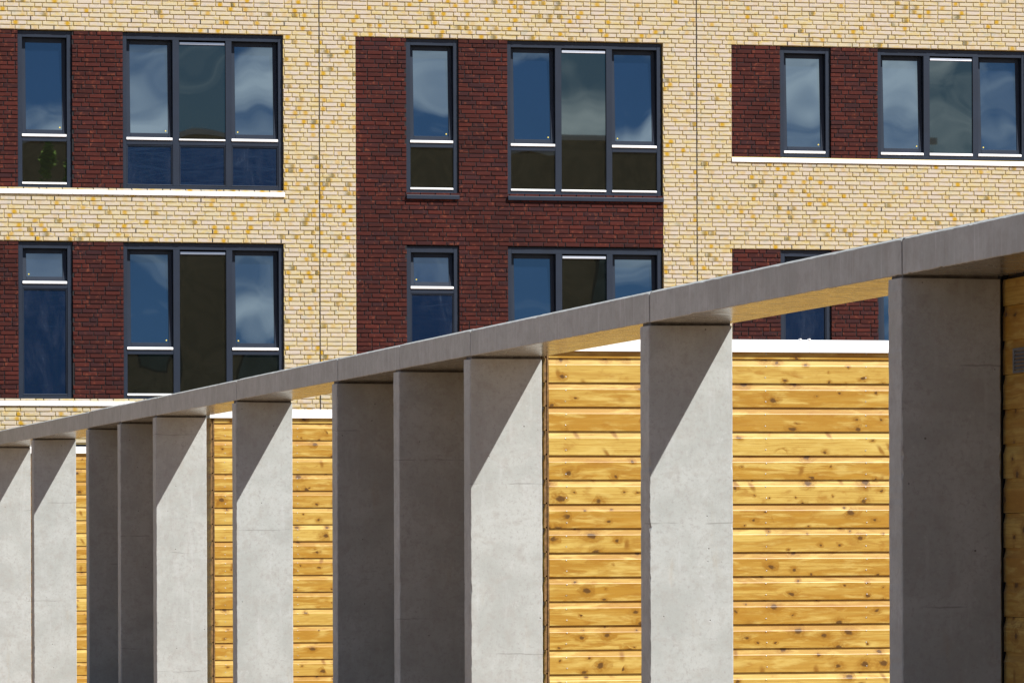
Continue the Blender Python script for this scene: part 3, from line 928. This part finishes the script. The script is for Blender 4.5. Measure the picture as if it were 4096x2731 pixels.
def shed(y_front, y_back, xw, x_front, x_right, z_cop0, z_cop1, gap_z, label, clips=(), screws=(), detail=True, rs=1, zb=-0.36, side_gap=None, z_top=None):
    z_top = z_top or z_cop0 - 0.004
    s = empty('timber_shed', ((xw + x_right) / 2, y_front, 0))
    tag(s, label, 'shed', 'pine clad sheds behind the colonnade')
    # front wall
    mb = MB()
    boards(mb, 'x', x_front, x_right, y_front, +1, z_top, gap_z, zb, rs=rs)
    if detail:
        k = 0; z = gap_z
        rr = random.Random(rs + 50)
        z = gap_z + PITCH
        while z > 0.4:
            for dz_ in (0.050, 0.130):
                zz = z - dz_
                if zz < z_cop0 - 0.012:
                    for sx in screws:
                        mb.disc((sx + rr.uniform(-0.004, 0.004), y_front - 0.0012, zz + rr.uniform(-0.004, 0.004)), 0.0042, 8, 2, 'y', dome=0.002)
            z -= PITCH
    mb.att['uvw'] += [(0, 0, 0)] * (len(mb.v) - len(mb.att['uvw']))
    mb.build('front_wall', ['wood', 'endgrain', 'screw'], s)
    # left side wall, ends of its boards show at the corner
    mb = MB()
    boards(mb, 'y', y_front + 0.004, y_back, xw, +1, z_top, (side_gap or gap_z), zb, rs=rs + 9)
    mb.att['uvw'] += [(0, 0, 0)] * (len(mb.v) - len(mb.att['uvw']))
    mb.build('side_wall', ['wood', 'endgrain'], s)
    mb = MB()
    boards(mb, 'y', y_front + 0.03, y_back, x_right, -1, z_cop0 - 0.004, gap_z, zb, rs=rs + 19)
    mb.att['uvw'] += [(0, 0, 0)] * (len(mb.v) - len(mb.att['uvw']))
    mb.build('side_wall', ['wood', 'endgrain'], s)
    mb = MB()
    boards(mb, 'x', xw + 0.03, x_right - 0.03, y_back, -1, z_cop0 - 0.004, gap_z, zb, rs=rs + 29)
    mb.att['uvw'] += [(0, 0, 0)] * (len(mb.v) - len(mb.att['uvw']))
    mb.build('back_wall', ['wood', 'endgrain'], s)
    # dark core and corner strip
    mb = MB()
    mb.box(xw + 0.024, x_right - 0.024, y_front + 0.024, y_back - 0.024, -0.40, z_cop0 - 0.01, 0)
    mb.box(x_front - 0.012, x_front - 0.002, y_front - 0.002, y_front + 0.023, -0.39, z_cop0 - 0.012, 1)
    mb.build('corner_strip', ['black', 'endgrain'], s)
    # coping
    mb = MB()
    yo = y_front - 0.022
    xs = [xw - 0.010] + list(clips[:1]) + [x_right + 0.02]
    for k in range(len(xs) - 1):
        mb.prism([(yo, z_cop0 - 0.004), (yo, z_cop1 - 0.003), (yo + 0.004, z_cop1), (yo + 0.25, z_cop1 - 0.012), (yo + 0.25, z_cop1 - 0.03), (yo + 0.010, z_cop1 - 0.03), (yo + 0.010, z_cop0 - 0.004)], 'x', xs[k] + (0.0015 if k else 0), xs[k + 1] - 0.0015)
    # returns along both sides and the back
    mb.box(xw - 0.010, xw + 0.12, yo + 0.253, y_back + 0.02, z_cop0 - 0.004 + (0.0), z_cop1 - 0.006, 0)
    mb.box(x_right - 0.12, x_right + 0.02, yo + 0.253, y_back + 0.02, z_cop0 - 0.004, z_cop1 - 0.006, 0)
    mb.box(xw + 0.123, x_right - 0.123, y_back - 0.12, y_back + 0.02, z_cop0 - 0.004, z_cop1 - 0.006, 0)
    c = mb.build('coping', ['white'], s)
    mb = MB(); mb.box(7.611, xw - 0.012, yo + 0.26, y_back + 0.02, z_cop0 - 0.004, z_cop1 - 0.012, 0) if xw > 7.63 else mb.box(7.609, xw - 0.0005, yo + 0.26, y_back + 0.02, z_cop0 + 0.05, z_cop1 - 0.012, 0)
    mb.build('gap_filler', ['roof'], s)  # added strip closing the slab gap against sun slits on the pillars
    for cx in clips:
        cl = MB()
        cl.box(cx - 0.006, cx + 0.008, yo - 0.002, yo + 0.03, z_cop1 + 0.0005, z_cop1 + 0.010, 0, 0.001)
        cl.build('clip', ['white'], c)
    mb = MB(); mb.box(xw + 0.10, x_right - 0.10, y_front + 0.20, y_back - 0.10, z_cop1 - 0.09, z_cop1 - 0.035)
    mb.build('roof', ['roof'], s)
    return s

Z = EYE
s0 = shed(17.03, 22.02, 7.617, 7.652, 11.2, Z + 1.352, Z + 1.42, 1.923 + 5 * PITCH, 'shaded pine shed with metal vent behind the rightmost pillar', detail=False, rs=101, z_top=Z + 1.322)
s1 = shed(31.93, 36.85, 7.617, 7.652, 11.2, Z + 1.386, Z + 1.471, Z + 1.329, 'nearest sunlit pine shed, wide board front between the big pillars', clips=(9.575, 9.508), screws=(7.777, 8.515, 9.253, 10.004, 10.75), rs=7)
s2 = shed(46.73, 51.66, 7.645, 7.684, 11.2, Z + 1.322, Z + 1.406, Z + 1.262, 'middle sunlit pine shed, seen in two strips beside the middle pillars', clips=(9.8,), screws=(7.792, 8.545, 9.29, 10.03), rs=23)
s3 = shed(61.63, 65.8, 7.650, 7.690, 11.2, Z + 1.264, Z + 1.349, Z + 1.227, 'farthest pine shed, a narrow sunlit strip near the left edge', clips=(9.8,), screws=(8.0, 8.74, 9.5), rs=41)
# black upright strip where the near shed ends behind the right pillar
mb = MB(); mb.box(7.622, 7.70, 22.045, 22.20, -0.4, Z + 1.40, 0, 0.004)
mb.build('black_upright', ['black'], s0)
# metal vent on its side wall
v = MB()
vx = 7.617
ring_pts = None
y0v, y1v, z0v, z1v = 21.50, 21.845, 2.448, 2.572
v.box(vx - 0.010, vx - 0.001, y0v, y1v, z0v, z0v + 0.014, 0, 0.001); v.box(vx - 0.010, vx - 0.001, y0v, y1v, z1v - 0.014, z1v, 0, 0.001)
v.box(vx - 0.0105, vx - 0.001, y0v, y0v + 0.02, z0v + 0.0145, z1v - 0.0145, 0, 0.001); v.box(vx - 0.0105, vx - 0.001, y1v - 0.02, y1v, z0v + 0.0145, z1v - 0.0145, 0, 0.001)
for k in range(5):
    zz = z0v + 0.018 + k * 0.0185
    v.prism([(vx - 0.009, zz), (vx - 0.001, zz + 0.013), (vx - 0.001, zz + 0.016), (vx - 0.009, zz + 0.003)], 'y', y0v + 0.02, y1v - 0.02, 0)
v.build('vent', ['steel'], s0)

# ------------------------------------------------------------------ what the panes mirror: shaded block and a tree behind the camera
ob = empty('brick_building', (34, -24, 0))
tag(ob, 'flat roofed brick building mirrored dark in the window panes', 'building')
mb = MB(); mb.box(16.0, 51.7, -34, -20, -0.4, 15.6)
mb.build('wall', ['obrick'], ob)
mb = MB(); mb.box(15.9, 51.8, -34.1, -19.9, 15.603, 15.80)
mb.build('roof', ['white'], ob)
for k in range(8):
    for zf in (1.0, 4.1, 7.2, 10.3):
        mb = MB(); x = 18.5 + k * 4.2
        mb.box(x, x + 1.9, -20.0, -19.96, zf, zf + 1.7, 0)
        w_ = mb.build('window', ['frame'], ob)
        mb = MB(); mb.box(x + 0.1, x + 1.8, -19.957, -19.950, zf + 0.1, zf + 1.6, 0)
        mb.build('pane', ['gl_fix'], w_)

tr = empty('broadleaf_tree', (17.05, 10.0, -0.4))
tag(tr, 'leafy green tree mirrored in the narrow window at upper left', 'tree')
mb = MB()
def limb(mb, p, q, r0, r1, n=8):
    p, q = Vector(p), Vector(q); d = (q - p).normalized(); a = d.orthogonal().normalized(); b = d.cross(a)
    i = len(mb.v)
    for c_, r in ((p, r0), (q, r1)):
        for k in range(n):
            t = 2 * math.pi * k / n; w_ = c_ + a * (r * math.cos(t)) + b * (r * math.sin(t)); mb.v.append(tuple(w_))
    for k in range(n): mb.f.append((i + k, i + (k + 1) % n, i + n + (k + 1) % n, i + n + k)); mb.m.append(0)
TX, TY = 17.05, 10.0
limb(mb, (TX, TY, -0.4), (TX + 0.1, TY, 4.5), 0.32, 0.22)
limb(mb, (TX + 0.1, TY, 4.5), (TX, TY + 0.2, 9.5), 0.22, 0.10)
rt = random.Random(2)
for k in range(9):
    a = k * 2.4; z = 3.8 + k * 0.65
    limb(mb, (TX, TY, z), (TX + 1.5 * math.cos(a), TY + 1.5 * math.sin(a), z + 1.8), 0.10, 0.03, 6)
mb.build('trunk', ['bark'], tr)
mb = MB()
cl = [(rt.uniform(-0.3, 0.75), rt.uniform(-0.8, 0.8), rt.uniform(4.0, 14.0), rt.uniform(0.35, 0.6)) for _ in range(60)]
for k in range(16000):
    c_ = cl[rt.randrange(len(cl))]
    sc = 1.0 - max(0, (c_[2] - 13) / 5)
    d = Vector((rt.gauss(0, 1), rt.gauss(0, 1), rt.gauss(0, 1))).normalized() * c_[3] * (rt.random() ** 0.4)
    p = Vector((TX + c_[0] * sc, TY + c_[1] * sc, c_[2])) + d
    a = Vector((rt.gauss(0, 1), rt.gauss(0, 1), rt.gauss(0, 1))).normalized() * 0.12
    b = a.orthogonal().normalized() * 0.06
    mb.quad(tuple(p - a), tuple(p + b), tuple(p + a), tuple(p - b))
mb.build('crown', ['leaf'], tr, fixn=False)
